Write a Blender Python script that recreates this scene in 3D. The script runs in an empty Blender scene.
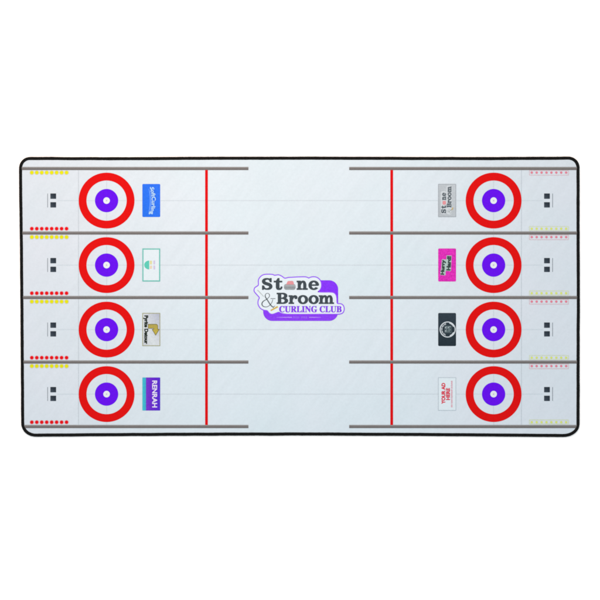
import bpy, bmesh, math, random
from mathutils import noise, Vector

random.seed(7)
sc = bpy.context.scene
C = sc.collection

# ---------------------------------------------------------------- units
# the mat is 0.9 m x 0.45 m; layout measured in units of U metres, origin at mat centre
U = 0.9 / 560.6
OX, OY = 300.0, 300.0
TOP = 0.0030                      # height of the printed cloth above the table


def X(u): return (u - OX) * U
def Y(v): return (OY - v) * U


# ---------------------------------------------------------------- materials
# light on the mat is about this bright, per channel; inks are divided by it
EXPO = (1.63, 1.485, 1.42)


def lin(c):
    c = c / 255.0
    return c / 12.92 if c <= 0.04045 else ((c + 0.055) / 1.055) ** 2.4


def ink_rgb(rgb):
    return tuple(max(0.004, min(0.9, lin(c) / e)) for c, e in zip(rgb, EXPO)) + (1.0,)


def new_mat(name):
    m = bpy.data.materials.new(name)
    m.use_nodes = True
    nt = m.node_tree
    b = nt.nodes['Principled BSDF']
    b.inputs['Roughness'].default_value = 0.75
    b.inputs['Specular IOR Level'].default_value = 0.03
    return m, nt, b


def cloth_bump(nt, b, strength=0.25, scale=700.0):
    tc = nt.nodes.new('ShaderNodeTexCoord')
    n = nt.nodes.new('ShaderNodeTexNoise')
    n.inputs['Scale'].default_value = scale
    n.inputs['Detail'].default_value = 2.0
    geo = nt.nodes.new('ShaderNodeNewGeometry')
    nt.links.new(geo.outputs['Position'], n.inputs['Vector'])
    bp = nt.nodes.new('ShaderNodeBump')
    bp.inputs['Strength'].default_value = strength
    bp.inputs['Distance'].default_value = 0.0004
    nt.links.new(n.outputs['Fac'], bp.inputs['Height'])
    nt.links.new(bp.outputs['Normal'], b.inputs['Normal'])
    return geo, n


def ink(name, rgb, var=0.06):
    """printed ink: flat colour broken up by the weave of the cloth"""
    m, nt, b = new_mat(name)
    geo, n = cloth_bump(nt, b)
    n2 = nt.nodes.new('ShaderNodeTexNoise')
    n2.inputs['Scale'].default_value = 420.0
    n2.inputs['Detail'].default_value = 3.0
    nt.links.new(geo.outputs['Position'], n2.inputs['Vector'])
    r = nt.nodes.new('ShaderNodeMapRange')
    r.inputs['From Min'].default_value = 0.3
    r.inputs['From Max'].default_value = 0.7
    r.inputs['To Min'].default_value = 1.0 - var
    r.inputs['To Max'].default_value = 1.0 + var
    nt.links.new(n2.outputs['Fac'], r.inputs['Value'])
    mx = nt.nodes.new('ShaderNodeVectorMath')
    mx.operation = 'SCALE'
    mx.inputs[0].default_value = ink_rgb(rgb)[:3]
    nt.links.new(r.outputs['Result'], mx.inputs['Scale'])
    nt.links.new(mx.outputs['Vector'], b.inputs['Base Color'])
    return m


def ink_ramp(name, stops, axis, var=0.05):
    """printed gradient across the part (bounding box coordinates)"""
    m, nt, b = new_mat(name)
    geo, n = cloth_bump(nt, b)
    tc = nt.nodes.new('ShaderNodeTexCoord')
    sp = nt.nodes.new('ShaderNodeSeparateXYZ')
    nt.links.new(tc.outputs['Generated'], sp.inputs[0])
    rp = nt.nodes.new('ShaderNodeValToRGB')
    els = rp.color_ramp.elements
    while len(els) < len(stops):
        els.new(0.5)
    for e, (p, c) in zip(els, stops):
        e.position = p
        e.color = ink_rgb(c)
    src = sp.outputs[{'x': 0, 'y': 1}.get(axis, 0)]
    if axis == 'd':
        ad = nt.nodes.new('ShaderNodeMath'); ad.operation = 'ADD'
        nt.links.new(sp.outputs[0], ad.inputs[0]); nt.links.new(sp.outputs[1], ad.inputs[1])
        hf = nt.nodes.new('ShaderNodeMath'); hf.operation = 'MULTIPLY'; hf.inputs[1].default_value = 0.5
        nt.links.new(ad.outputs[0], hf.inputs[0])
        src = hf.outputs[0]
    nt.links.new(src, rp.inputs['Fac'])
    n2 = nt.nodes.new('ShaderNodeTexNoise')
    n2.inputs['Scale'].default_value = 420.0
    nt.links.new(geo.outputs['Position'], n2.inputs['Vector'])
    r = nt.nodes.new('ShaderNodeMapRange')
    r.inputs['From Min'].default_value = 0.3
    r.inputs['From Max'].default_value = 0.7
    r.inputs['To Min'].default_value = 1.0 - var
    r.inputs['To Max'].default_value = 1.0 + var
    nt.links.new(n2.outputs['Fac'], r.inputs['Value'])
    mx = nt.nodes.new('ShaderNodeVectorMath')
    mx.operation = 'SCALE'
    nt.links.new(rp.outputs['Color'], mx.inputs[0])
    nt.links.new(r.outputs['Result'], mx.inputs['Scale'])
    nt.links.new(mx.outputs['Vector'], b.inputs['Base Color'])
    return m


def ice_cloth():
    m, nt, b = new_mat('ice_printed_cloth')
    geo, n = cloth_bump(nt, b, 0.35, 900.0)
    # broad printed clouds of the ice picture
    n1 = nt.nodes.new('ShaderNodeTexNoise')
    n1.inputs['Scale'].default_value = 5.0
    n1.inputs['Detail'].default_value = 5.0
    n1.inputs['Roughness'].default_value = 0.6
    nt.links.new(geo.outputs['Position'], n1.inputs['Vector'])
    r1 = nt.nodes.new('ShaderNodeValToRGB')
    r1.color_ramp.elements[0].position = 0.32
    r1.color_ramp.elements[1].position = 0.68
    r1.color_ramp.elements[0].color = ink_rgb((218, 231, 238))
    r1.color_ramp.elements[1].color = ink_rgb((224, 232, 240))
    nt.links.new(n1.outputs['Fac'], r1.inputs['Fac'])
    # diagonal skate-scratch streaks
    mp = nt.nodes.new('ShaderNodeMapping')
    mp.inputs['Scale'].default_value = (13.0, 95.0, 1.0)
    rt = nt.nodes.new('ShaderNodeVectorRotate')
    rt.rotation_type = 'Z_AXIS'
    rt.inputs['Angle'].default_value = math.radians(-52)
    nt.links.new(geo.outputs['Position'], rt.inputs['Vector'])
    nt.links.new(rt.outputs['Vector'], mp.inputs['Vector'])
    n2 = nt.nodes.new('ShaderNodeTexNoise')
    n2.inputs['Scale'].default_value = 1.0
    n2.inputs['Detail'].default_value = 4.0
    nt.links.new(mp.outputs['Vector'], n2.inputs['Vector'])
    # fine weave speckle
    n3 = nt.nodes.new('ShaderNodeTexNoise')
    n3.inputs['Scale'].default_value = 260.0
    n3.inputs['Detail'].default_value = 4.0
    nt.links.new(geo.outputs['Position'], n3.inputs['Vector'])
    ad = nt.nodes.new('ShaderNodeMath'); ad.operation = 'ADD'
    nt.links.new(n2.outputs['Fac'], ad.inputs[0]); nt.links.new(n3.outputs['Fac'], ad.inputs[1])
    r = nt.nodes.new('ShaderNodeMapRange')
    r.inputs['From Min'].default_value = 0.6
    r.inputs['From Max'].default_value = 1.4
    r.inputs['To Min'].default_value = 0.965
    r.inputs['To Max'].default_value = 1.04
    nt.links.new(ad.outputs[0], r.inputs['Value'])
    mx = nt.nodes.new('ShaderNodeVectorMath'); mx.operation = 'SCALE'
    # base colour gets slightly darker, less green and blue, towards both mat ends
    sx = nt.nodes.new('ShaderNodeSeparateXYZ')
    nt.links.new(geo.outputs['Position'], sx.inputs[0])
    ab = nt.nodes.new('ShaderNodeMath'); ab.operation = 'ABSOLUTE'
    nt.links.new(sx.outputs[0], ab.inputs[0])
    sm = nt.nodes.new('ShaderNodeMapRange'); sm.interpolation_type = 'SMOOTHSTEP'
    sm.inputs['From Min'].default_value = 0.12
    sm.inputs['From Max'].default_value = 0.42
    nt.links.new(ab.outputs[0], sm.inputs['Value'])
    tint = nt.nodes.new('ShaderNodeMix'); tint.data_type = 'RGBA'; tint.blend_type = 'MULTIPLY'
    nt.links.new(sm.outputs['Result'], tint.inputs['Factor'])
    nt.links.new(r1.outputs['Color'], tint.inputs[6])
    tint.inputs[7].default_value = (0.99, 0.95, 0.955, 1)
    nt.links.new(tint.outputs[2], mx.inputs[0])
    nt.links.new(r.outputs['Result'], mx.inputs['Scale'])
    nt.links.new(mx.outputs['Vector'], b.inputs['Base Color'])
    return m


def thread_mat():
    m, nt, b = new_mat('black_thread')
    b.inputs['Roughness'].default_value = 0.6
    b.inputs['Specular IOR Level'].default_value = 0.05
    geo, n = cloth_bump(nt, b, 0.5, 1200.0)
    n2 = nt.nodes.new('ShaderNodeTexNoise')
    n2.inputs['Scale'].default_value = 500.0
    n2.inputs['Detail'].default_value = 3.0
    nt.links.new(geo.outputs['Position'], n2.inputs['Vector'])
    r = nt.nodes.new('ShaderNodeValToRGB')
    r.color_ramp.elements[0].position = 0.3
    r.color_ramp.elements[1].position = 0.75
    r.color_ramp.elements[0].color = (0.001, 0.0012, 0.0013, 1)
    r.color_ramp.elements[1].color = (0.008, 0.0088, 0.009, 1)
    nt.links.new(n2.outputs['Fac'], r.inputs['Fac'])
    nt.links.new(r.outputs['Color'], b.inputs['Base Color'])
    return m


def table_mat():
    m, nt, b = new_mat('white_table')
    b.inputs['Roughness'].default_value = 0.9
    b.inputs['Specular IOR Level'].default_value = 0.0
    n = nt.nodes.new('ShaderNodeTexNoise')
    n.inputs['Scale'].default_value = 3.0
    r = nt.nodes.new('ShaderNodeValToRGB')
    r.color_ramp.elements[0].color = (0.95, 0.95, 0.95, 1)
    r.color_ramp.elements[1].color = (0.965, 0.965, 0.965, 1)
    nt.links.new(n.outputs['Fac'], r.inputs['Fac'])
    nt.links.new(r.outputs['Color'], b.inputs['Base Color'])
    return m


M = {
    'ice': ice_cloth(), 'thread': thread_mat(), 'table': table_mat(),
    'red': ink('red_ink', (226, 14, 18), 0.05), 'hog': ink('hog_red_ink', (224, 16, 22), 0.05),
    'violet': ink('violet_ink', (105, 16, 238), 0.06),
    'white': ink('white_ink', (232, 236, 240), 0.02),
    'faint': ink('faint_line_ink', (203, 211, 219), 0.05),
    'fainter': ink('fainter_line_ink', (210, 219, 227), 0.04),
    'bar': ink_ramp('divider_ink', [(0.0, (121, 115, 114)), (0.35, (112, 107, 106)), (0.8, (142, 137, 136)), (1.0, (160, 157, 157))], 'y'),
    'yellow': ink('yellow_ink', (233, 229, 10), 0.06), 'dotred': ink('dot_red_ink', (233, 15, 26), 0.05),
    'yellow_rim': ink('yellow_rim_ink', (212, 206, 132), 0.05), 'red_rim': ink('red_rim_ink', (230, 138, 146), 0.05),
    'rose': ink('rose_ink', (233, 132, 152), 0.05), 'pink_line': ink('pale_pink_ink', (232, 190, 198), 0.04),
    'lime': ink('lime_ink', (222, 230, 120), 0.05), 'lime_line': ink('pale_lime_ink', (224, 232, 178), 0.04),
    'slate': ink_ramp('slate_ink', [(0.0, (72, 82, 92)), (0.55, (52, 60, 70)), (1.0, (44, 52, 60))], 'd'),
    'hackline': ink('hack_line_ink', (146, 154, 162), 0.05),
    'badge_violet': ink_ramp('badge_violet_ink', [(0.0, (142, 68, 242)), (0.55, (134, 52, 250)), (1.0, (138, 58, 250))], 'y', 0.09),
    'outline_violet': ink('outline_violet_ink', (152, 84, 250), 0.05),
    'halo': ink('halo_ink', (230, 239, 246), 0.02),
    'charcoal': ink('charcoal_ink', (68, 77, 84), 0.06),
    'club_violet': ink('club_violet_ink', (134, 62, 236), 0.06),
    'lilac': ink('lilac_ink', (196, 160, 248), 0.05),
    'violet_print': ink('violet_print_ink', (170, 122, 250), 0.05), 'pinhole': ink('pinhole_ink', (196, 200, 208), 0.05),
    'stone_grey': ink_ramp('stone_grey_ink', [(0.0, (158, 164, 168)), (0.5, (142, 147, 152)), (0.62, (172, 176, 180)), (1.0, (160, 164, 168))], 'y', 0.08),
    'handle_pink': ink('handle_pink_ink', (228, 150, 156), 0.05),
    'broom_grey': ink('broom_grey_ink', (190, 198, 200), 0.04), 'ochre': ink('ochre_ink', (214, 178, 88), 0.05),
    'ampersand': ink('ampersand_ink', (104, 112, 118), 0.05),
    'blue': ink_ramp('blue_ink', [(0.0, (44, 116, 238)), (1.0, (52, 116, 246))], 'd', 0.08),
    'blue_text': ink('pale_blue_ink', (182, 216, 250), 0.05), 'blue_mid': ink('mid_blue_ink', (98, 150, 248), 0.05),
    'teal': ink('teal_ink', (112, 196, 184), 0.05), 'teal_dark': ink('teal_mark_ink', (96, 202, 182), 0.06),
    'cream': ink('cream_ink', (224, 218, 160), 0.05), 'peach': ink('peach_ink', (232, 212, 184), 0.05),
    'mauve': ink('mauve_ink', (208, 196, 226), 0.05), 'card_white': ink('card_white_ink', (226, 236, 242), 0.02),
    'steel': ink_ramp('steel_ink', [(0.0, (196, 200, 208)), (0.35, (216, 222, 226)), (0.6, (206, 210, 218)), (1.0, (180, 184, 202))], 'd', 0.06),
    'olive': ink('olive_ink', (164, 162, 112), 0.05), 'gold': ink_ramp('gold_ink', [(0.0, (196, 176, 72)), (1.0, (176, 160, 84))], 'y', 0.07),
    'olive_dark': ink('dark_olive_ink', (112, 108, 62), 0.05), 'black_text': ink('black_text_ink', (46, 54, 48), 0.05),
    'purple_card': ink_ramp('purple_card_ink', [(0.0, (132, 62, 204)), (0.6, (104, 42, 206)), (1.0, (88, 46, 208))], 'x', 0.08),
    'cyan': ink_ramp('cyan_ink', [(0.0, (72, 196, 208)), (1.0, (62, 172, 206))], 'x', 0.06), 'bright': ink('bright_text_ink', (232, 224, 246), 0.02),
    'grey_card': ink_ramp('grey_card_ink', [(0.0, (182, 188, 194)), (1.0, (196, 202, 208))], 'd', 0.06), 'grey_line': ink('grey_line_ink', (164, 170, 178), 0.05),
    'magenta': ink('magenta_ink', (224, 50, 184), 0.2), 'minty': ink('minty_grey_ink', (178, 198, 194), 0.05),
    'dark_text': ink('dark_text_ink', (58, 74, 72), 0.06),
    'navy': ink_ramp('navy_ink', [(0.0, (40, 52, 60)), (1.0, (52, 64, 74))], 'y', 0.10), 'silver': ink('silver_ink', (214, 220, 226), 0.04),
    'silver_dim': ink('dim_silver_ink', (134, 150, 154), 0.06),
    'ad_red': ink('ad_red_ink', (222, 64, 84), 0.05), 'ad_pink': ink('ad_pink_ink', (230, 168, 182), 0.05),
    'ad_line': ink('ad_line_ink', (190, 202, 212), 0.04),
}


# ---------------------------------------------------------------- mesh helpers
def link(name, me, mat, parent):
    o = bpy.data.objects.new(name, me)
    C.objects.link(o)
    if mat:
        me.materials.append(M[mat])
    if parent:
        o.parent = parent
    return o


class Sheet:
    """flat printed shapes of one ink; every polygon a hair above the last"""
    STEP = 8e-6

    def __init__(self):
        self.v, self.f, self.k = [], [], 0

    def poly(self, pts, bump=True):
        a = sum(p[0] * q[1] - q[0] * p[1] for p, q in zip(pts, pts[1:] + pts[:1]))
        if a > 0:                      # v runs downwards, so flip to face up
            pts = pts[::-1]
        i = len(self.v)
        z = (self.k % 14) * self.STEP
        self.v += [(p[0], p[1], z) for p in pts]
        self.f.append(list(range(i, i + len(pts))))
        if bump:
            self.k += 1
        return self

    def rect(self, x0, y0, x1, y1): return self.poly([(x0, y0), (x1, y0), (x1, y1), (x0, y1)])

    def rrect(self, x0, y0, x1, y1, r, n=6):
        pts = []
        for cx, cy, a in ((x1 - r, y0 + r, -90), (x1 - r, y1 - r, 0), (x0 + r, y1 - r, 90), (x0 + r, y0 + r, 180)):
            for i in range(n + 1):
                t = math.radians(a + 90.0 * i / n)
                pts.append((cx + r * math.cos(t), cy + r * math.sin(t)))
        return self.poly(pts)

    def disc(self, cx, cy, r, n=24, ry=None):
        ry = ry or r
        return self.poly([(cx + r * math.cos(2 * math.pi * i / n), cy + ry * math.sin(2 * math.pi * i / n)) for i in range(n)])

    def strip(self, a, b, closed=False):
        """quads between two polylines"""
        n = len(a)
        for i in range(n if closed else n - 1):
            j = (i + 1) % n
            self.poly([a[i], a[j], b[j], b[i]], bump=False)
        self.k += 1
        return self

    def ring(self, cx, cy, ro, ri, n=128, a0=0.0, a1=360.0, roy=None, riy=None):
        roy = roy or ro; riy = riy or ri
        full = abs(a1 - a0) >= 359.9
        m = n if full else n + 1
        A, B = [], []
        for i in range(m):
            t = math.radians(a0 + (a1 - a0) * i / n)
            A.append((cx + ro * math.cos(t), cy + roy * math.sin(t)))
            B.append((cx + ri * math.cos(t), cy + riy * math.sin(t)))
        return self.strip(A, B, full)

    def frame(self, x0, y0, x1, y1, w):
        self.rect(x0, y0, x1, y0 + w); self.rect(x0, y1 - w, x1, y1)
        self.rect(x0, y0 + w, x0 + w, y1 - w); self.rect(x1 - w, y0 + w, x1, y1 - w)
        return self

    def stroke(self, pts, ws, closed=False, sub=6):
        P, W = spline(pts, ws, closed, sub)
        A, B = [], []
        n = len(P)
        for i in range(n):
            p = P[(i - 1) % n] if (closed or i > 0) else P[i]
            q = P[(i + 1) % n] if (closed or i < n - 1) else P[i]
            dx, dy = q[0] - p[0], q[1] - p[1]
            l = math.hypot(dx, dy) or 1
            nx, ny = -dy / l, dx / l
            h = W[i] / 2
            A.append((P[i][0] + nx * h, P[i][1] + ny * h)); B.append((P[i][0] - nx * h, P[i][1] - ny * h))
        return self.strip(A, B, closed)

    def bolder(self, dx, dy):
        """thicken small lettering: the same shapes again, shifted a little"""
        v0, f0 = list(self.v), list(self.f)
        for i, (sx, sy) in enumerate(((dx, dy), (-dx, dy), (dx, -dy), (-dx, -dy))):
            n = len(self.v)
            self.v += [(x + sx, y + sy, z + self.STEP * (i + 1) / 5.5) for x, y, z in v0]
            self.f += [[k + n for k in f] for f in f0]
        return self

    def build(self, name, mat, parent, cx, cy, level, base=(0.0, 0.0)):
        """origin at (cx, cy); base = origin of the parent in layout units"""
        me = bpy.data.meshes.new(name)
        me.from_pydata([((x - cx) * U, (cy - y) * U, z) for x, y, z in self.v], [], self.f)
        me.update()
        o = link(name, me, mat, parent)
        if parent is mat_root:
            o.location = (X(cx), Y(cy), TOP + level)
        else:
            o.location = ((cx - base[0]) * U, (base[1] - cy) * U, level)
        return o


def spline(pts, ws=None, closed=False, sub=6):
    n = len(pts)
    if ws is None:
        ws = [0] * n
    if not hasattr(ws, '__len__'):
        ws = [ws] * n
    P, W = [], []

    def g(i):
        return i % n if closed else max(0, min(n - 1, i))
    for i in range(n if closed else n - 1):
        p0, p1, p2, p3 = (pts[g(i + d)] for d in (-1, 0, 1, 2))
        for s in range(sub):
            t = s / sub
            q = []
            for k in (0, 1):
                a, b, c, d = p0[k], p1[k], p2[k], p3[k]
                q.append(0.5 * (2 * b + (c - a) * t + (2 * a - 5 * b + 4 * c - d) * t * t + (3 * b - a - 3 * c + d) * t ** 3))
            P.append(tuple(q))
            W.append(ws[g(i)] * (1 - t) + ws[g(i + 1)] * t)
    if not closed:
        P.append(pts[-1]); W.append(ws[-1])
    return P, W


# ---------------------------------------------------------------- lettering
def font_polys(body, offset=0.0):
    """outline of a built-in-font string as (list of islands of polygons), box"""
    cu = bpy.data.curves.new('lettering_source', 'FONT')
    cu.body = body
    cu.size = 1.0
    cu.offset = offset
    cu.resolution_u = 4
    o = bpy.data.objects.new('lettering_source', cu)
    C.objects.link(o)
    dg = bpy.context.evaluated_depsgraph_get()
    me = bpy.data.meshes.new_from_object(o.evaluated_get(dg))
    vs = [(v.co.x, v.co.y) for v in me.vertices]
    fs = [list(p.vertices) for p in me.polygons]
    bpy.data.objects.remove(o); bpy.data.curves.remove(cu); bpy.data.meshes.remove(me)
    # islands, so that neighbouring letters never share a plane
    par = list(range(len(vs)))

    def find(i):
        while par[i] != i:
            par[i] = par[par[i]]; i = par[i]
        return i
    for f in fs:
        for v in f[1:]:
            par[find(v)] = find(f[0])
    isl = {}
    for f in fs:
        isl.setdefault(find(f[0]), []).append([vs[i] for i in f])
    xs = [v[0] for v in vs]; ys = [v[1] for v in vs]
    return list(isl.values()), (min(xs), min(ys), max(xs), max(ys))


def heavy_serif(s):
    """the bold serif alphabet of the built-in font"""
    return ''.join(chr(0x1D400 + ord(c) - 65) if 'A' <= c <= 'Z' else chr(0x1D41A + ord(c) - 97) if 'a' <= c <= 'z' else c for c in s)


def write(sheet, body, place, length, height, offset=0.0, bend=0.0, shear=0.0):
    """fit a string in length x height (centred on 0,0) and place it"""
    isl, (x0, y0, x1, y1) = font_polys(body, offset)
    for polys in isl:
        for p in polys:
            q = []
            for x, y in p:
                u = ((x - x0) / (x1 - x0) - 0.5) * length
                v = ((y - y0) / (y1 - y0) - 0.5) * height
                u += shear * v
                v -= bend * (u / (length / 2)) ** 2
                q.append(place(u, v))
            sheet.poly(q, bump=False)
        sheet.k += 1


def flat(cx, cy): return lambda u, v: (cx + u, cy - v)
def down(cx, cy, tilt=0.0):
    ca, sa = math.cos(tilt), math.sin(tilt)
    return lambda u, v: (cx + (u * sa + v * ca), cy + (u * ca - v * sa))
def up(cx, cy, tilt=0.0):
    ca, sa = math.cos(tilt), math.sin(tilt)
    return lambda u, v: (cx - (u * sa + v * ca), cy - (u * ca - v * sa))


class Pen:
    """draws slab-serif letters, unit cap height, into a box through a placing function"""

    def __init__(self, sheet, place, u0, v0, w, h, gw):
        self.s, self.pl = sheet, place
        self.m = lambda x, y: place(u0 + x / gw * w, v0 + y * h)

    def poly(self, pts): self.s.poly([self.m(*p) for p in pts])
    def rect(self, x0, y0, x1, y1): self.poly([(x0, y0), (x1, y0), (x1, y1), (x0, y1)])

    def stroke(self, pts, ws):
        t = Sheet(); t.stroke(pts, ws)
        for f in t.f:
            self.s.poly([self.m(t.v[i][0], t.v[i][1]) for i in f], bump=False)
        self.s.k += 1

    def bowl(self, cx, cy, rx, ry, tx, ty, a0=0.0, a1=360.0):
        t = Sheet(); t.ring(cx, cy, rx, rx - tx, 36, a0, a1, ry, ry - ty)
        for f in t.f:
            self.s.poly([self.m(t.v[i][0], t.v[i][1]) for i in f], bump=False)
        self.s.k += 1


def slab(ch, sheet, place, u0, v0, w, h):
    """one slab letter; h is the CAP height, lower case reaches 0.77 of it"""
    gw = {'S': 0.9, 't': 0.68, 'n': 1.0, 'e': 0.86, 'B': 0.96, 'r': 0.8, 'o': 0.9, 'm': 1.48}[ch]
    p = Pen(sheet, place, u0, v0, w, h, gw)
    if ch == 'S':
        p.stroke([(0.74, 0.72), (0.66, 0.88), (0.46, 0.945), (0.24, 0.88), (0.15, 0.73), (0.25, 0.585), (0.47, 0.50), (0.69, 0.41), (0.76, 0.26), (0.67, 0.115), (0.45, 0.055), (0.24, 0.11), (0.13, 0.29)],
                 [0.12, 0.11, 0.11, 0.17, 0.24, 0.24, 0.24, 0.24, 0.25, 0.17, 0.11, 0.11, 0.13])
        p.rect(0.70, 0.66, 0.82, 1.0); p.rect(0.04, 0.0, 0.16, 0.36)
    elif ch == 't':
        p.rect(0.17, 0.16, 0.43, 0.76); p.poly([(0.17, 0.76), (0.43, 0.76), (0.43, 1.0), (0.33, 1.0)])
        p.rect(0.0, 0.645, 0.66, 0.765)
        p.stroke([(0.30, 0.24), (0.33, 0.11), (0.45, 0.06), (0.58, 0.11), (0.63, 0.26)], [0.26, 0.22, 0.14, 0.11, 0.1])
    elif ch in 'nmr':
        p.rect(0.10, 0.0, 0.35, 0.77); p.rect(0.0, 0.0, 0.47, 0.115); p.rect(0.0, 0.655, 0.2, 0.77)
        if ch == 'r':
            p.stroke([(0.33, 0.42), (0.42, 0.62), (0.56, 0.70), (0.70, 0.66)], [0.1, 0.13, 0.14, 0.16])
            p.bowl(0.67, 0.58, 0.125, 0.135, 0.124, 0.134)
        else:
            for dx in ((0.0,) if ch == 'n' else (0.0, 0.49)):
                p.stroke([(0.33 + dx, 0.46), (0.41 + dx, 0.63), (0.55 + dx, 0.70), (0.68 + dx, 0.64), (0.745 + dx, 0.46)], [0.1, 0.13, 0.15, 0.2, 0.25])
                p.rect(0.62 + dx, 0.0, 0.87 + dx, 0.47)
                last = ch == 'n' or dx > 0
                p.rect(0.54 + dx, 0.0, (1.0 if last else 0.95) + dx, 0.115)
    elif ch == 'e':
        p.bowl(0.43, 0.385, 0.43, 0.40, 0.23, 0.12, 0.0, 322.0)
        p.rect(0.16, 0.345, 0.80, 0.45)
    elif ch == 'o':
        p.bowl(0.45, 0.385, 0.45, 0.40, 0.24, 0.12)
    elif ch == 'B':
        p.rect(0.10, 0.0, 0.36, 1.0); p.rect(0.0, 0.0, 0.52, 0.115); p.rect(0.0, 0.885, 0.52, 1.0); p.rect(0.3, 0.46, 0.52, 0.56)
        p.bowl(0.51, 0.735, 0.385, 0.265, 0.25, 0.115, -90, 90)
        p.bowl(0.51, 0.28, 0.45, 0.28, 0.26, 0.115, -90, 90)


def amper(sheet, place, u0, v0, w, h, k=1.0):
    """thin ampersand in a w x h box"""
    m = lambda x, y: place(u0 + x * w, v0 + y * h)
    t = [(0.98, 0.10), (0.80, 0.03), (0.62, 0.22), (0.44, 0.50), (0.29, 0.74), (0.32, 0.92), (0.46, 0.975), (0.58, 0.88), (0.56, 0.73), (0.40, 0.57), (0.14, 0.41), (0.05, 0.22), (0.16, 0.06), (0.40, 0.03), (0.62, 0.16), (0.76, 0.36), (0.82, 0.56)]
    ws = [0.5, 0.9, 1.35, 1.35, 1.2, 0.7, 0.6, 0.9, 0.8, 0.7, 1.2, 1.4, 1.0, 0.7, 0.7, 0.7, 0.6]
    sheet.stroke([m(*p) for p in t], [x * k for x in ws])
    sheet.poly([m(0.66, 0.585), m(0.66, 0.625), m(1.0, 0.625), m(1.0, 0.585)])


# ---------------------------------------------------------------- table
bm = bmesh.new()
bmesh.ops.create_grid(bm, x_segments=8, y_segments=8, size=5.0)
me = bpy.data.meshes.new('tabletop'); bm.to_mesh(me); bm.free()
table = link('tabletop', me, 'table', None)
table['kind'] = 'structure'
table['label'] = 'plain bright white surface under the curling mat'

# ---------------------------------------------------------------- the mat
mat_root = bpy.data.objects.new('curling_mat', None)
C.objects.link(mat_root)
mat_root.empty_display_size = 0.1
mat_root['label'] = 'long white curling rink game mat with black stitched edge lying on white surface'
mat_root['category'] = 'game mat'


def outline():
    """outer edge of the mat, slightly irregular like the cut cloth, clockwise on the page"""
    P = []

    def seg(pts, n):
        q, _ = spline(pts, None, False, n)
        P.extend(q[:-1])

    def arc(cx, cy, rx, ry, a0, n=26):
        for i in range(n):
            t = math.radians(a0 + 90.0 * i / n)
            c, s = math.cos(t), math.sin(t)
            e = 2 / 2.15
            P.append((cx + rx * math.copysign(abs(c) ** e, c), cy + ry * math.copysign(abs(s) ** e, s)))
    arc(30.6, 168.8, 11.7, 12.0, 180)
    seg([(30.6, 156.8), (120, 157.0), (210, 156.6), (300, 156.5), (390, 156.7), (480, 156.9), (567.8, 156.5)], 40)
    arc(567.8, 168.2, 11.9, 11.7, 270)
    seg([(579.7, 168.2), (579.75, 230), (580.0, 295), (579.8, 350), (579.7, 423.8)], 36)
    arc(562.2, 423.8, 17.5, 13.4, 0)
    seg([(562.2, 437.2), (500, 436.7), (430, 436.2), (350, 435.8), (270, 435.7), (180, 435.9), (100, 436.4), (36.6, 436.8)], 36)
    arc(36.6, 422.6, 15.6, 14.2, 90)
    seg([(21.0, 422.6), (20.8, 390), (20.3, 320), (19.7, 245), (19.0, 195), (18.9, 168.8)], 34)
    return P


def resample(P, step):
    out, n = [], len(P)
    L = [math.dist(P[i], P[(i + 1) % n]) for i in range(n)]
    T = sum(L); m = int(T / step); s = T / m
    i, acc = 0, 0.0
    for k in range(m):
        d = k * s
        while acc + L[i] < d:
            acc += L[i]; i += 1
        t = (d - acc) / L[i]
        a, b = P[i], P[(i + 1) % n]
        out.append((a[0] + (b[0] - a[0]) * t, a[1] + (b[1] - a[1]) * t))
    return out


def normals(P, span=4):
    n, N = len(P), []
    for i in range(n):
        a, b = P[(i - span) % n], P[(i + span) % n]
        dx, dy = b[0] - a[0], b[1] - a[1]
        l = math.hypot(dx, dy)
        N.append((-dy / l, dx / l))         # points into the mat (page coordinates)
    return N


PITCH = 1.55 * 1.0                           # one overlock stitch
RING = resample(outline(), PITCH / 4)
NRM = normals(RING, 8)
HALF = 1.76                                  # half width of the binding, layout units

# cloth slab
mid = [(p[0] + n[0] * HALF, p[1] + n[1] * HALF) for p, n in zip(RING[::4], NRM[::4])]
bm = bmesh.new()
tv = [bm.verts.new((X(a), Y(b), TOP)) for a, b in mid]
bv = [bm.verts.new((X(a), Y(b), 0.0006)) for a, b in mid]
f = bm.faces.new(tv); f2 = bm.faces.new(bv[::-1])
for i in range(len(tv)):
    j = (i + 1) % len(tv)
    bm.faces.new((tv[j], tv[i], bv[i], bv[j]))
bmesh.ops.recalc_face_normals(bm, faces=bm.faces)
me = bpy.data.meshes.new('playing_surface'); bm.to_mesh(me); bm.free()
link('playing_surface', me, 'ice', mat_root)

# overlocked black edge: a bound profile swept round with one ridge for each stitch
verts, faces = [], []
NP = 12
for i, (p, n) in enumerate(zip(RING, NRM)):
    ph = (i % 4) / 4.0
    ridge = 1.0 + 0.05 * math.cos(2 * math.pi * ph)
    wob = 0.16 * noise.noise(Vector((p[0] * 0.05, p[1] * 0.05, 3.0))) + 0.07 * noise.noise(Vector((p[0] * 0.6, p[1] * 0.6, 9.0)))
    wid = 1.0 + 0.05 * noise.noise(Vector((p[0] * 0.22, p[1] * 0.22, 5.0)))
    cx, cy = p[0] + n[0] * (HALF + wob), p[1] + n[1] * (HALF + wob)
    for k in range(NP):
        t = 2 * math.pi * k / NP
        r = HALF * wid * ridge * math.cos(t)
        z = 0.00205 + 0.0019 * ridge * math.sin(t)
        verts.append((X(cx + n[0] * r), Y(cy + n[1] * r), max(z, 0.0001)))
m_ = len(RING)
for i in range(m_):
    j = (i + 1) % m_
    for k in range(NP):
        l = (k + 1) % NP
        faces.append((i * NP + k, j * NP + k, j * NP + l, i * NP + l))
me = bpy.data.meshes.new('stitched_edge')
me.from_pydata(verts, [], faces); me.update()
for pl in me.polygons:
    pl.use_smooth = True
link('stitched_edge', me, 'thread', mat_root)['label'] = 'black overlock stitched edge'

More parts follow.
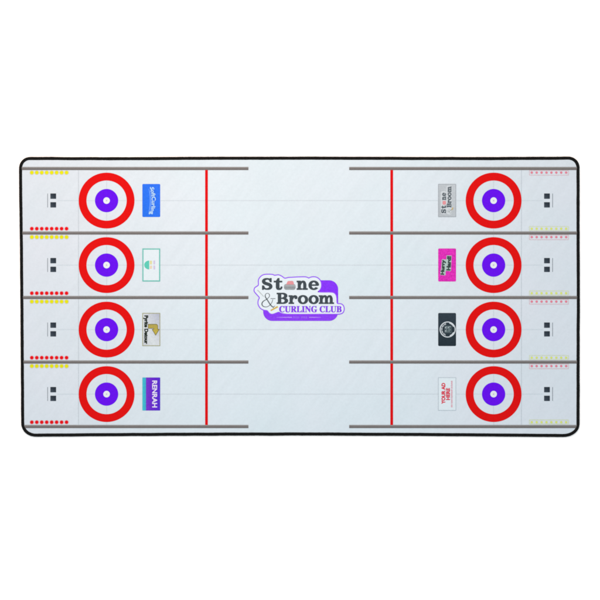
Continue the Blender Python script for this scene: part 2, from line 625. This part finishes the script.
# ---------------------------------------------------------------- rink lines
LANES = [200.6 + 64.5 * k for k in range(4)]
BARS = [168.5 + 64.5 * k for k in range(5)]
HL, HR = 106.6, 493.6                         # house centres
L1, L2, L3, L4 = 0.00010, 0.00024, 0.00038, 0.00052

for cy in LANES:
    Sheet().rect(57.5, cy - 0.35, 542.5, cy + 0.35).build('centre_line', 'fainter', mat_root, 300, cy, L1)
for x in (78.5, 521.4):
    Sheet().rect(x - 0.35, 170, x + 0.35, 425).build('back_line', 'faint', mat_root, x, 297.5, L1 + 0.00004)
for x in (HL, HR):
    Sheet().rect(x - 0.3, 170, x + 0.3, 425).build('tee_line', 'fainter', mat_root, x, 297.5, L1 + 0.00004)
for x in (206.5, 391.7):
    Sheet().rect(x - 1.35, 169, x + 1.35, 426).build('hog_line', 'hog', mat_root, x, 297.5, L2)

first = {}
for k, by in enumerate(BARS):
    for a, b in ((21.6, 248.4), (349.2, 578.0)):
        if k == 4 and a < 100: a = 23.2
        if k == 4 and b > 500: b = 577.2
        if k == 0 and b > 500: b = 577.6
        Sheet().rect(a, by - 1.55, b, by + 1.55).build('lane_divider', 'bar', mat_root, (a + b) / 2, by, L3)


def copy_tree(o, parent):
    c = o.copy(); C.objects.link(c); c.parent = parent
    for ch in list(o.children):
        copy_tree(ch, c)
    return c


# houses
house = Sheet().ring(HL, LANES[0], 27.9, 20.1).build('house', 'red', mat_root, HL, LANES[0], L2)
Sheet().ring(HL, LANES[0], 11.6, 3.3, 96).build('inner_ring', 'violet', house, HL, LANES[0], 0.0, (HL, LANES[0]))
Sheet().disc(HL, LANES[0], 3.3, 40).build('button', 'white', house, HL, LANES[0], 0.00004, (HL, LANES[0]))
Sheet().disc(HL, LANES[0], 0.75, 16).build('pinhole', 'pinhole', house, HL, LANES[0], 0.0001, (HL, LANES[0]))
for i, (x, cy) in enumerate([(x, cy) for x in (HL, HR) for cy in LANES]):
    o = house if i == 0 else copy_tree(house, mat_root)
    o.location = (X(x), Y(cy), TOP + L2)

# hacks
for x, s in ((53.25, -1), (546.95, 1)):
    for cy in LANES:
        c = cy - 0.1
        h = Sheet().rect(x + s * 5.6 - 0.3, c - 6.9, x + s * 5.6 + 0.3, c + 6.9).build('hack', 'hackline', mat_root, x, c, L2)
        for dy in (-4.35, 4.35):
            Sheet().rrect(x - 2.85, c + dy - 2.65, x + 2.85, c + dy + 2.65, 0.25, 2).build('foot_block', 'slate', h, x, c + dy, 0.0, (x, c))

# stone count dots
DL = [31.85 + 4.96 * i for i in range(8)]
DR = [531.75 + 4.91 * i for i in range(8)]
for cy in LANES:
    for x in DL:
        d = Sheet().disc(x, cy - 28.0, 1.62, 20).build('yellow_stone_marker', 'yellow', mat_root, x, cy - 28.0, L2)
        Sheet().ring(x, cy - 28.0, 2.1, 1.62, 20).build('rim', 'yellow_rim', d, x, cy - 28.0, 0.0, (x, cy - 28.0))
        d = Sheet().disc(x, cy + 28.1, 1.6, 20).build('red_stone_marker', 'dotred', mat_root, x, cy + 28.1, L2)
        Sheet().ring(x, cy + 28.1, 2.05, 1.6, 20).build('rim', 'red_rim', d, x, cy + 28.1, 0.0, (x, cy + 28.1))
    fr = Sheet().frame(529.2, cy - 30.3, 568.6, cy - 25.2, 0.45).build('marker_box', 'pink_line', mat_root, 549, cy - 28.0, L2)
    fr['label'] = 'thin pale pink box around rose dots'
    for x in DR:
        Sheet().disc(x, cy - 28.0, 1.2, 18).build('stone_marker', 'rose', fr, x, cy - 28.0, 0.00002, (549, cy - 28.0))
    fr = Sheet().frame(529.2, cy + 25.6, 568.6, cy + 30.1, 0.45).build('marker_box', 'lime_line', mat_root, 549, cy + 28.0, L2)
    fr['label'] = 'thin pale lime box around lime dots'
    for x in DR:
        Sheet().disc(x, cy + 28.1, 1.15, 18).build('stone_marker', 'lime', fr, x, cy + 28.1, 0.00002, (549, cy + 28.0))

# ---------------------------------------------------------------- sponsor panels
PX = {0: 151.3, 1: 447.1}


def panel(side, lane, mat, r=1.0):
    cx, cy = PX[side], LANES[lane] - 0.1
    o = Sheet().rrect(cx - 8.9, cy - 16.5, cx + 8.9, cy + 16.5, r).build('sponsor_panel', mat, mat_root, cx, cy, L2)
    return o, cx, cy


def piece(sheet, name, mat, par, cx, cy, level):
    return sheet.build(name, mat, par, cx, cy, level, (cx, cy))


# blue, arched lettering
p, cx, cy = panel(0, 0, 'blue'); p['label'] = 'blue panel with arched pale lettering'
s = Sheet(); write(s, 'SoftCurling', down(cx + 1.9, cy + 0.2), 27.0, 5.2, 0.012, 2.0)
s.bolder(0.11, 0.11); piece(s, 'lettering', 'blue_text', p, cx, cy, L4)
s = Sheet(); s.stroke([down(cx - 1.6, cy)(u, 0.9 - 1.9 * (u / 12) ** 2) for u in (-11.5, -8, -4, 0, 4, 8, 11.5)], [0.5, 1.3, 1.7, 1.8, 1.7, 1.3, 0.5])
piece(s, 'ribbon', 'blue_mid', p, cx, cy, L1)

# white with teal frame and small mark
p, cx, cy = panel(0, 1, 'card_white', 0.7); p['label'] = 'white panel with teal frame and small dome mark'
piece(Sheet().frame(cx - 8.9, cy - 16.5, cx + 8.9, cy + 16.5, 1.1), 'border', 'teal', p, cx, cy, L1)
s = Sheet(); s.poly([(cx - 2.1, cy - 4.4)] + [(cx - 2.1 - 5.0 * math.sin(math.pi * i / 20), cy - 4.4 * math.cos(math.pi * i / 20)) for i in range(1, 20)] + [(cx - 2.1, cy + 4.4)])
piece(s, 'dome_mark', 'teal_dark', p, cx, cy, L1)
s = Sheet(); s.rrect(cx - 1.5, cy - 4.3, cx + 0.7, cy - 0.6, 0.7)
piece(s, 'cream_mark', 'cream', p, cx, cy, L1)
s = Sheet(); s.rrect(cx - 1.5, cy + 0.6, cx + 0.7, cy + 3.8, 0.7)
piece(s, 'peach_mark', 'peach', p, cx, cy, L1)
s = Sheet(); s.rect(cx + 2.2, cy - 4.4, cx + 3.8, cy - 0.7); s.rect(cx + 2.2, cy + 0.5, cx + 3.8, cy + 4.4)
piece(s, 'mauve_mark', 'mauve', p, cx, cy, L1)

# steel with bent gold arrow
p, cx, cy = panel(0, 2, 'steel', 1.2); p['label'] = 'silver panel with bent gold arrow'
piece(Sheet().frame(cx - 8.9, cy - 16.5, cx + 8.9, cy + 16.5, 0.6), 'border', 'olive', p, cx, cy, L1)
arrow = [(148.2, 324.2), (156.2, 324.2), (157.3, 324.7), (157.8, 325.9), (157.8, 329.3), (159.3, 329.3), (155.7, 335.2), (152.1, 329.3), (153.8, 329.3), (153.8, 328.3), (148.2, 328.3)]
piece(Sheet().poly(arrow), 'arrow', 'gold', p, cx, cy, L1)
s = Sheet()
for a, b in zip(arrow, arrow[1:] + arrow[:1]):
    s.stroke([a, b], 0.4, False, 1); s.k += 1
piece(s, 'arrow_outline', 'olive_dark', p, cx, cy, L3)
s = Sheet(); write(s, 'Pyrite Detour', down(145.75, cy + 0.2), 28.4, 4.7, 0.03)
s.bolder(0.16, 0.16); piece(s, 'lettering', 'black_text', p, cx, cy, L1)

# purple with cyan stripe
p, cx, cy = panel(0, 3, 'purple_card', 0.5); p['label'] = 'purple panel with cyan stripe along one side'
piece(Sheet().rect(cx - 8.85, cy - 16.45, cx - 5.3, cy + 16.45), 'stripe', 'cyan', p, cx, cy, L1)
s = Sheet(); write(s, 'RENRAH', down(154.7, cy), 26.8, 4.9, 0.022)
s.bolder(0.06, 0.06); piece(s, 'lettering', 'bright', p, cx, cy, L1)

# grey, small club logo
p, cx, cy = panel(1, 0, 'grey_card', 1.0); p['label'] = 'grey panel with small club logo'
piece(Sheet().frame(cx - 8.9, cy - 16.5, cx + 8.9, cy + 16.5, 0.45), 'border', 'grey_line', p, cx, cy, L1)
s = Sheet()
s.rrect(440.6, 191.0, 446.6, 214.2, 2.2); s.rrect(446.2, 185.6, 452.0, 214.6, 2.2)
piece(s, 'halo', 'card_white', p, cx, cy, L1).data.materials[0] = ink('pale_grey_halo_ink', (208, 214, 220), 0.03)
pl = up(0, 0)                                   # u = -v axis of the page, v = -u axis
s = Sheet()
for ch, y0, w in (('S', 213.2, 4.0), ('t', 208.6, 3.0), ('n', 200.0, 3.6), ('e', 196.0, 3.2)):
    slab(ch, s, pl, -y0, -445.9, w, 4.6)
for ch, y0, w in (('B', 207.4, 4.2), ('r', 203.0, 2.9), ('o', 199.9, 3.6), ('o', 196.0, 3.6), ('m', 192.1, 5.6)):
    slab(ch, s, pl, -y0, -451.2, w, 4.4)
s.bolder(0.12, 0.08); piece(s, 'lettering', 'charcoal', p, cx, cy, L3).data.materials[0] = ink('soft_charcoal_ink', (88, 98, 106), 0.06)
s = Sheet(); s.rrect(442.6, 200.9, 445.9, 204.6, 0.9); piece(s, 'stone_mark', 'handle_pink', p, cx, cy, L3)
s = Sheet(); amper(s, pl, -213.4, -451.6, 5.0, 4.6, 0.42); piece(s, 'ampersand', 'broom_grey', p, cx, cy, L3)
s = Sheet(); s.stroke([(451.6, 210.0), (453.0, 207.6)], 0.8); piece(s, 'broom_head', 'ochre', p, cx, cy, L3)

# magenta
p, cx, cy = panel(1, 1, 'magenta', 1.0); p['label'] = 'magenta panel with two words of dark lettering'
s = Sheet()
pa, pb = up(443.25, 267.3, math.radians(-4)), up(448.75, 263.3, math.radians(-3))
s.poly([pa(-7.9, -2.7), pa(7.9, -2.9), pa(8.0, 1.9), pa(-2.5, 2.0), pa(-3, 2.6), pa(-7.9, 2.6)])
s.poly([pb(-7.7, -2.5), pb(7.8, -2.5), pb(7.8, 2.6), pb(-7.7, 2.6)])
piece(s, 'lettering_backing', 'minty', p, cx, cy, L1)
s = Sheet(); write(s, 'Hurry', pa, 14.6, 4.4, 0.03); write(s, 'Hard!', pb, 14.0, 3.9, 0.03)
s.bolder(0.16, 0.16); piece(s, 'lettering', 'dark_text', p, cx, cy, L3)

# dark, round badge
p, cx, cy = panel(1, 2, 'navy', 1.1); p['label'] = 'dark panel with round silver badge'
bx, by = 447.6, 329.5
s = Sheet(); s.ring(bx, by, 8.0, 7.05, 64)
s.ring(bx, by, 7.0, 6.2, 20, -75, -25); s.ring(bx, by, 7.0, 6.1, 20, 25, 70)
piece(s, 'badge_ring', 'silver', p, cx, cy, L1)
s = Sheet()
for k in range(15):                            # the tiny letters round the rim
    a = math.radians(112 + k * 9.8)
    r0, r1 = 5.2 + 0.25 * (k % 3 == 0), 6.6 - 0.2 * (k % 4 == 1)
    for da in ((-0.045, 0.045) if k % 3 else (0.0,)):
        a2 = a + da
        s.stroke([(bx + r0 * math.cos(a2), by + r0 * math.sin(a2)), (bx + r1 * math.cos(a2), by + r1 * math.sin(a2))], 0.32, False, 1); s.k += 1
    if k % 3 != 0:
        q = 5.9 if k % 2 else 6.3
        s.stroke([(bx + q * math.cos(a - 0.05), by + q * math.sin(a - 0.05)), (bx + q * math.cos(a + 0.05), by + q * math.sin(a + 0.05))], 0.3, False, 1); s.k += 1
piece(s, 'rim_lettering', 'silver', p, cx, cy, L1)
s = Sheet()
s.frame(bx - 2.9, by - 3.5, bx + 3.6, by + 3.3, 0.3)
for i, yy in enumerate((-2.6, -1.2, 0.4, 1.8)):
    s.rrect(bx - 2.0, by + yy - 0.45, bx - 0.3 + 0.3 * (i % 2), by + yy + 0.45, 0.2, 2)
    s.rrect(bx + 0.4, by + yy - 0.5, bx + 2.9 - 0.5 * (i % 2), by + yy + 0.4, 0.2, 2)
piece(s, 'crest', 'silver_dim', p, cx, cy, L1)
s = Sheet(); s.disc(bx + 0.6, by - 1.9, 0.45, 12); s.disc(bx - 2.1, by - 1.8, 0.5, 12); s.disc(bx - 2.1, by + 1.5, 0.5, 12)
piece(s, 'crest_stud', 'silver', p, cx, cy, L3)

# white advert with red words
p, cx, cy = panel(1, 3, 'card_white', 0.8); p['label'] = 'white panel with red lettering and thin grey border'
piece(Sheet().frame(cx - 8.9, cy - 16.5, cx + 8.9, cy + 16.5, 0.45), 'border', 'ad_line', p, cx, cy, L1)
s = Sheet(); write(s, 'YOUR AD', up(443.4, 393.4), 20.8, 3.7, 0.03); write(s, 'HERE', up(448.0, 394.0), 11.8, 3.7, 0.03)
s.bolder(0.10, 0.10); piece(s, 'lettering', 'ad_red', p, cx, cy, L1)
s = Sheet()
y = 407.4
rnd = random.Random(3)
while y > 381.0:                               # a line of print too small to read
    w = rnd.uniform(0.35, 0.7)
    s.rect(451.2 - rnd.choice((0, 0.3)), y - w, 452.5, y); y -= w + rnd.choice((0.18, 0.18, 0.2, 0.5))
piece(s, 'small_print', 'ad_pink', p, cx, cy, L1)

# ---------------------------------------------------------------- club logo
def A(z): return (250 + z[0] / 10.9, 270 + z[1] / 10.9)
def B(z): return (295 + z[0] / 10.9, 270 + z[1] / 10.9)


LX, LY = 300.6, 300.6
logo = Sheet()
logo.rrect(263.2, 280.3, 338.1, 320.9, 9.0, 14)
logo = logo.build('club_logo', 'badge_violet', mat_root, LX, LY, L2)
logo['label'] = 'purple club badge with white sticker lettering'


def lp(sheet, name, mat, lev): return sheet.build(name, mat, logo, LX, LY, lev, (LX, LY))


halo = [A(z) for z in ((98, 108), (125, 70), (165, 53), (240, 53), (268, 63), (310, 58), (345, 73), (365, 88), (385, 95), (420, 87), (470, 84))] + \
       [B(z) for z in ((30, 81), (70, 80), (110, 80), (135, 86), (150, 93), (170, 84), (200, 79), (230, 83), (255, 97), (275, 122), (283, 150), (282, 185), (270, 212), (246, 240),
                       (300, 246), (380, 246), (420, 252), (443, 275), (451, 310), (457, 366), (500, 374), (523, 392), (531, 425), (521, 458), (495, 473), (450, 477), (300, 477), (150, 478), (30, 478))] + \
       [A(z) for z in ((450, 478), (390, 476), (345, 468), (314, 455), (290, 462), (245, 477), (215, 468), (190, 440), (150, 432), (115, 411), (93, 370), (96, 330), (107, 300), (76, 262), (51, 230), (56, 198), (80, 181), (97, 163))]
HP, _ = spline(halo, None, True, 5)
s = Sheet(); s.stroke(HP, 1.9, True, 1); lp(s, 'sticker_outline', 'outline_violet', 0.00012)
s = Sheet(); s.poly(HP); lp(s, 'sticker', 'halo', 0.00024)

s = Sheet(); F = flat(0, 0)
for ch, x0, x1 in (('S', 261.8, 272.4), ('t', 274.0, 282.3), ('n', 296.9, 307.5), ('e', 308.7, 318.8)):
    slab(ch, s, F, x0, -289.7, x1 - x0, 11.5)
for ch, x0, x1 in (('B', 276.9, 287.9), ('r', 288.8, 297.3), ('o', 298.0, 307.9), ('o', 308.7, 318.5), ('m', 319.0, 333.7)):
    slab(ch, s, F, x0, -303.8, x1 - x0, 10.9)
s.bolder(0.26, 0.16); lp(s, 'lettering', 'charcoal', 0.00040)
s = Sheet(); write(s, heavy_serif('CURLING CLUB'), flat(310.4, 309.2), 62.2, 6.3, 0.004)
s.bolder(0.13, 0.08); lp(s, 'club_lettering', 'club_violet', 0.00040)
s = Sheet(); s.stroke([A((82, 218)), A((150, 290))], [1.0, 0.8], False, 1); lp(s, 'broom_handle', 'broom_grey', 0.00032)
s = Sheet(); amper(s, F, 261.2, -307.3, 14.2, 14.4, 0.82)
s.stroke([A((230, 385)), A((258, 412))], 0.8, False, 1); lp(s, 'ampersand', 'ampersand', 0.00040)
s = Sheet(); s.stroke([A((226, 442)), A((303, 399))], [1.3, 1.6], False, 1); lp(s, 'broom_head', 'ochre', 0.00040)
s = Sheet(); s.rrect(284.0, 284.0, 295.6, 289.8, 2.2, 8); lp(s, 'stone_body', 'stone_grey', 0.00040)
s = Sheet(); s.poly([(286.2, 284.5), (287.5, 281.6), (288.6, 281.0), (292.6, 281.0), (293.4, 281.8), (294.0, 284.5)]); lp(s, 'stone_handle', 'handle_pink', 0.00060)
s = Sheet()
for a, b in ((276.4, 291.9), (309.0, 321.2)):
    m1 = (a + b) / 2
    s.stroke([(a, 317.3), (m1, 317.3), (b, 317.3)], [0.15, 0.6, 0.7] if a < 300 else [0.7, 0.6, 0.15])
lp(s, 'fine_rule', 'lilac', 0.00012)
s = Sheet()
x = 293.2
while x < 307.4:
    w = rnd.uniform(0.5, 0.9)
    if abs(x - 299.0) > 0.7:
        s.frame(x, 316.5, x + w + 0.35, 318.2, 0.28)
    x += w + 0.85
lp(s, 'fine_print', 'violet_print', 0.00012)

# ---------------------------------------------------------------- light
w = bpy.data.worlds.new('World'); sc.world = w
w.use_nodes = True
bg = w.node_tree.nodes['Background']
bg.inputs['Color'].default_value = (1.0, 1.045, 1.065, 1)
bg.inputs['Strength'].default_value = 1.06

la = bpy.data.lights.new('softbox', 'AREA')
la.shape = 'DISK'; la.size = 0.5
la.color = (1.0, 0.66, 0.48)
la.energy = 11.0
lo = bpy.data.objects.new('softbox', la); C.objects.link(lo)
lo.location = (-0.22, 0.62, 1.0)
lo.rotation_euler = (Vector((-0.1, 0.1, 0)) - lo.location).to_track_quat('-Z', 'Y').to_euler()

# ---------------------------------------------------------------- camera
cd = bpy.data.cameras.new('camera')
cd.lens = 100; cd.sensor_width = 36; cd.clip_end = 50; cd.clip_start = 0.05
co = bpy.data.objects.new('camera', cd); C.objects.link(co)
WID = 600 * U
co.location = (0, 0, TOP + WID * cd.lens / cd.sensor_width)
sc.camera = co

sc.view_settings.view_transform = 'Standard'
sc.view_settings.look = 'None'
sc.view_settings.exposure = 0
sc.render.engine = 'CYCLES'
sc.cycles.filter_width = 1.8
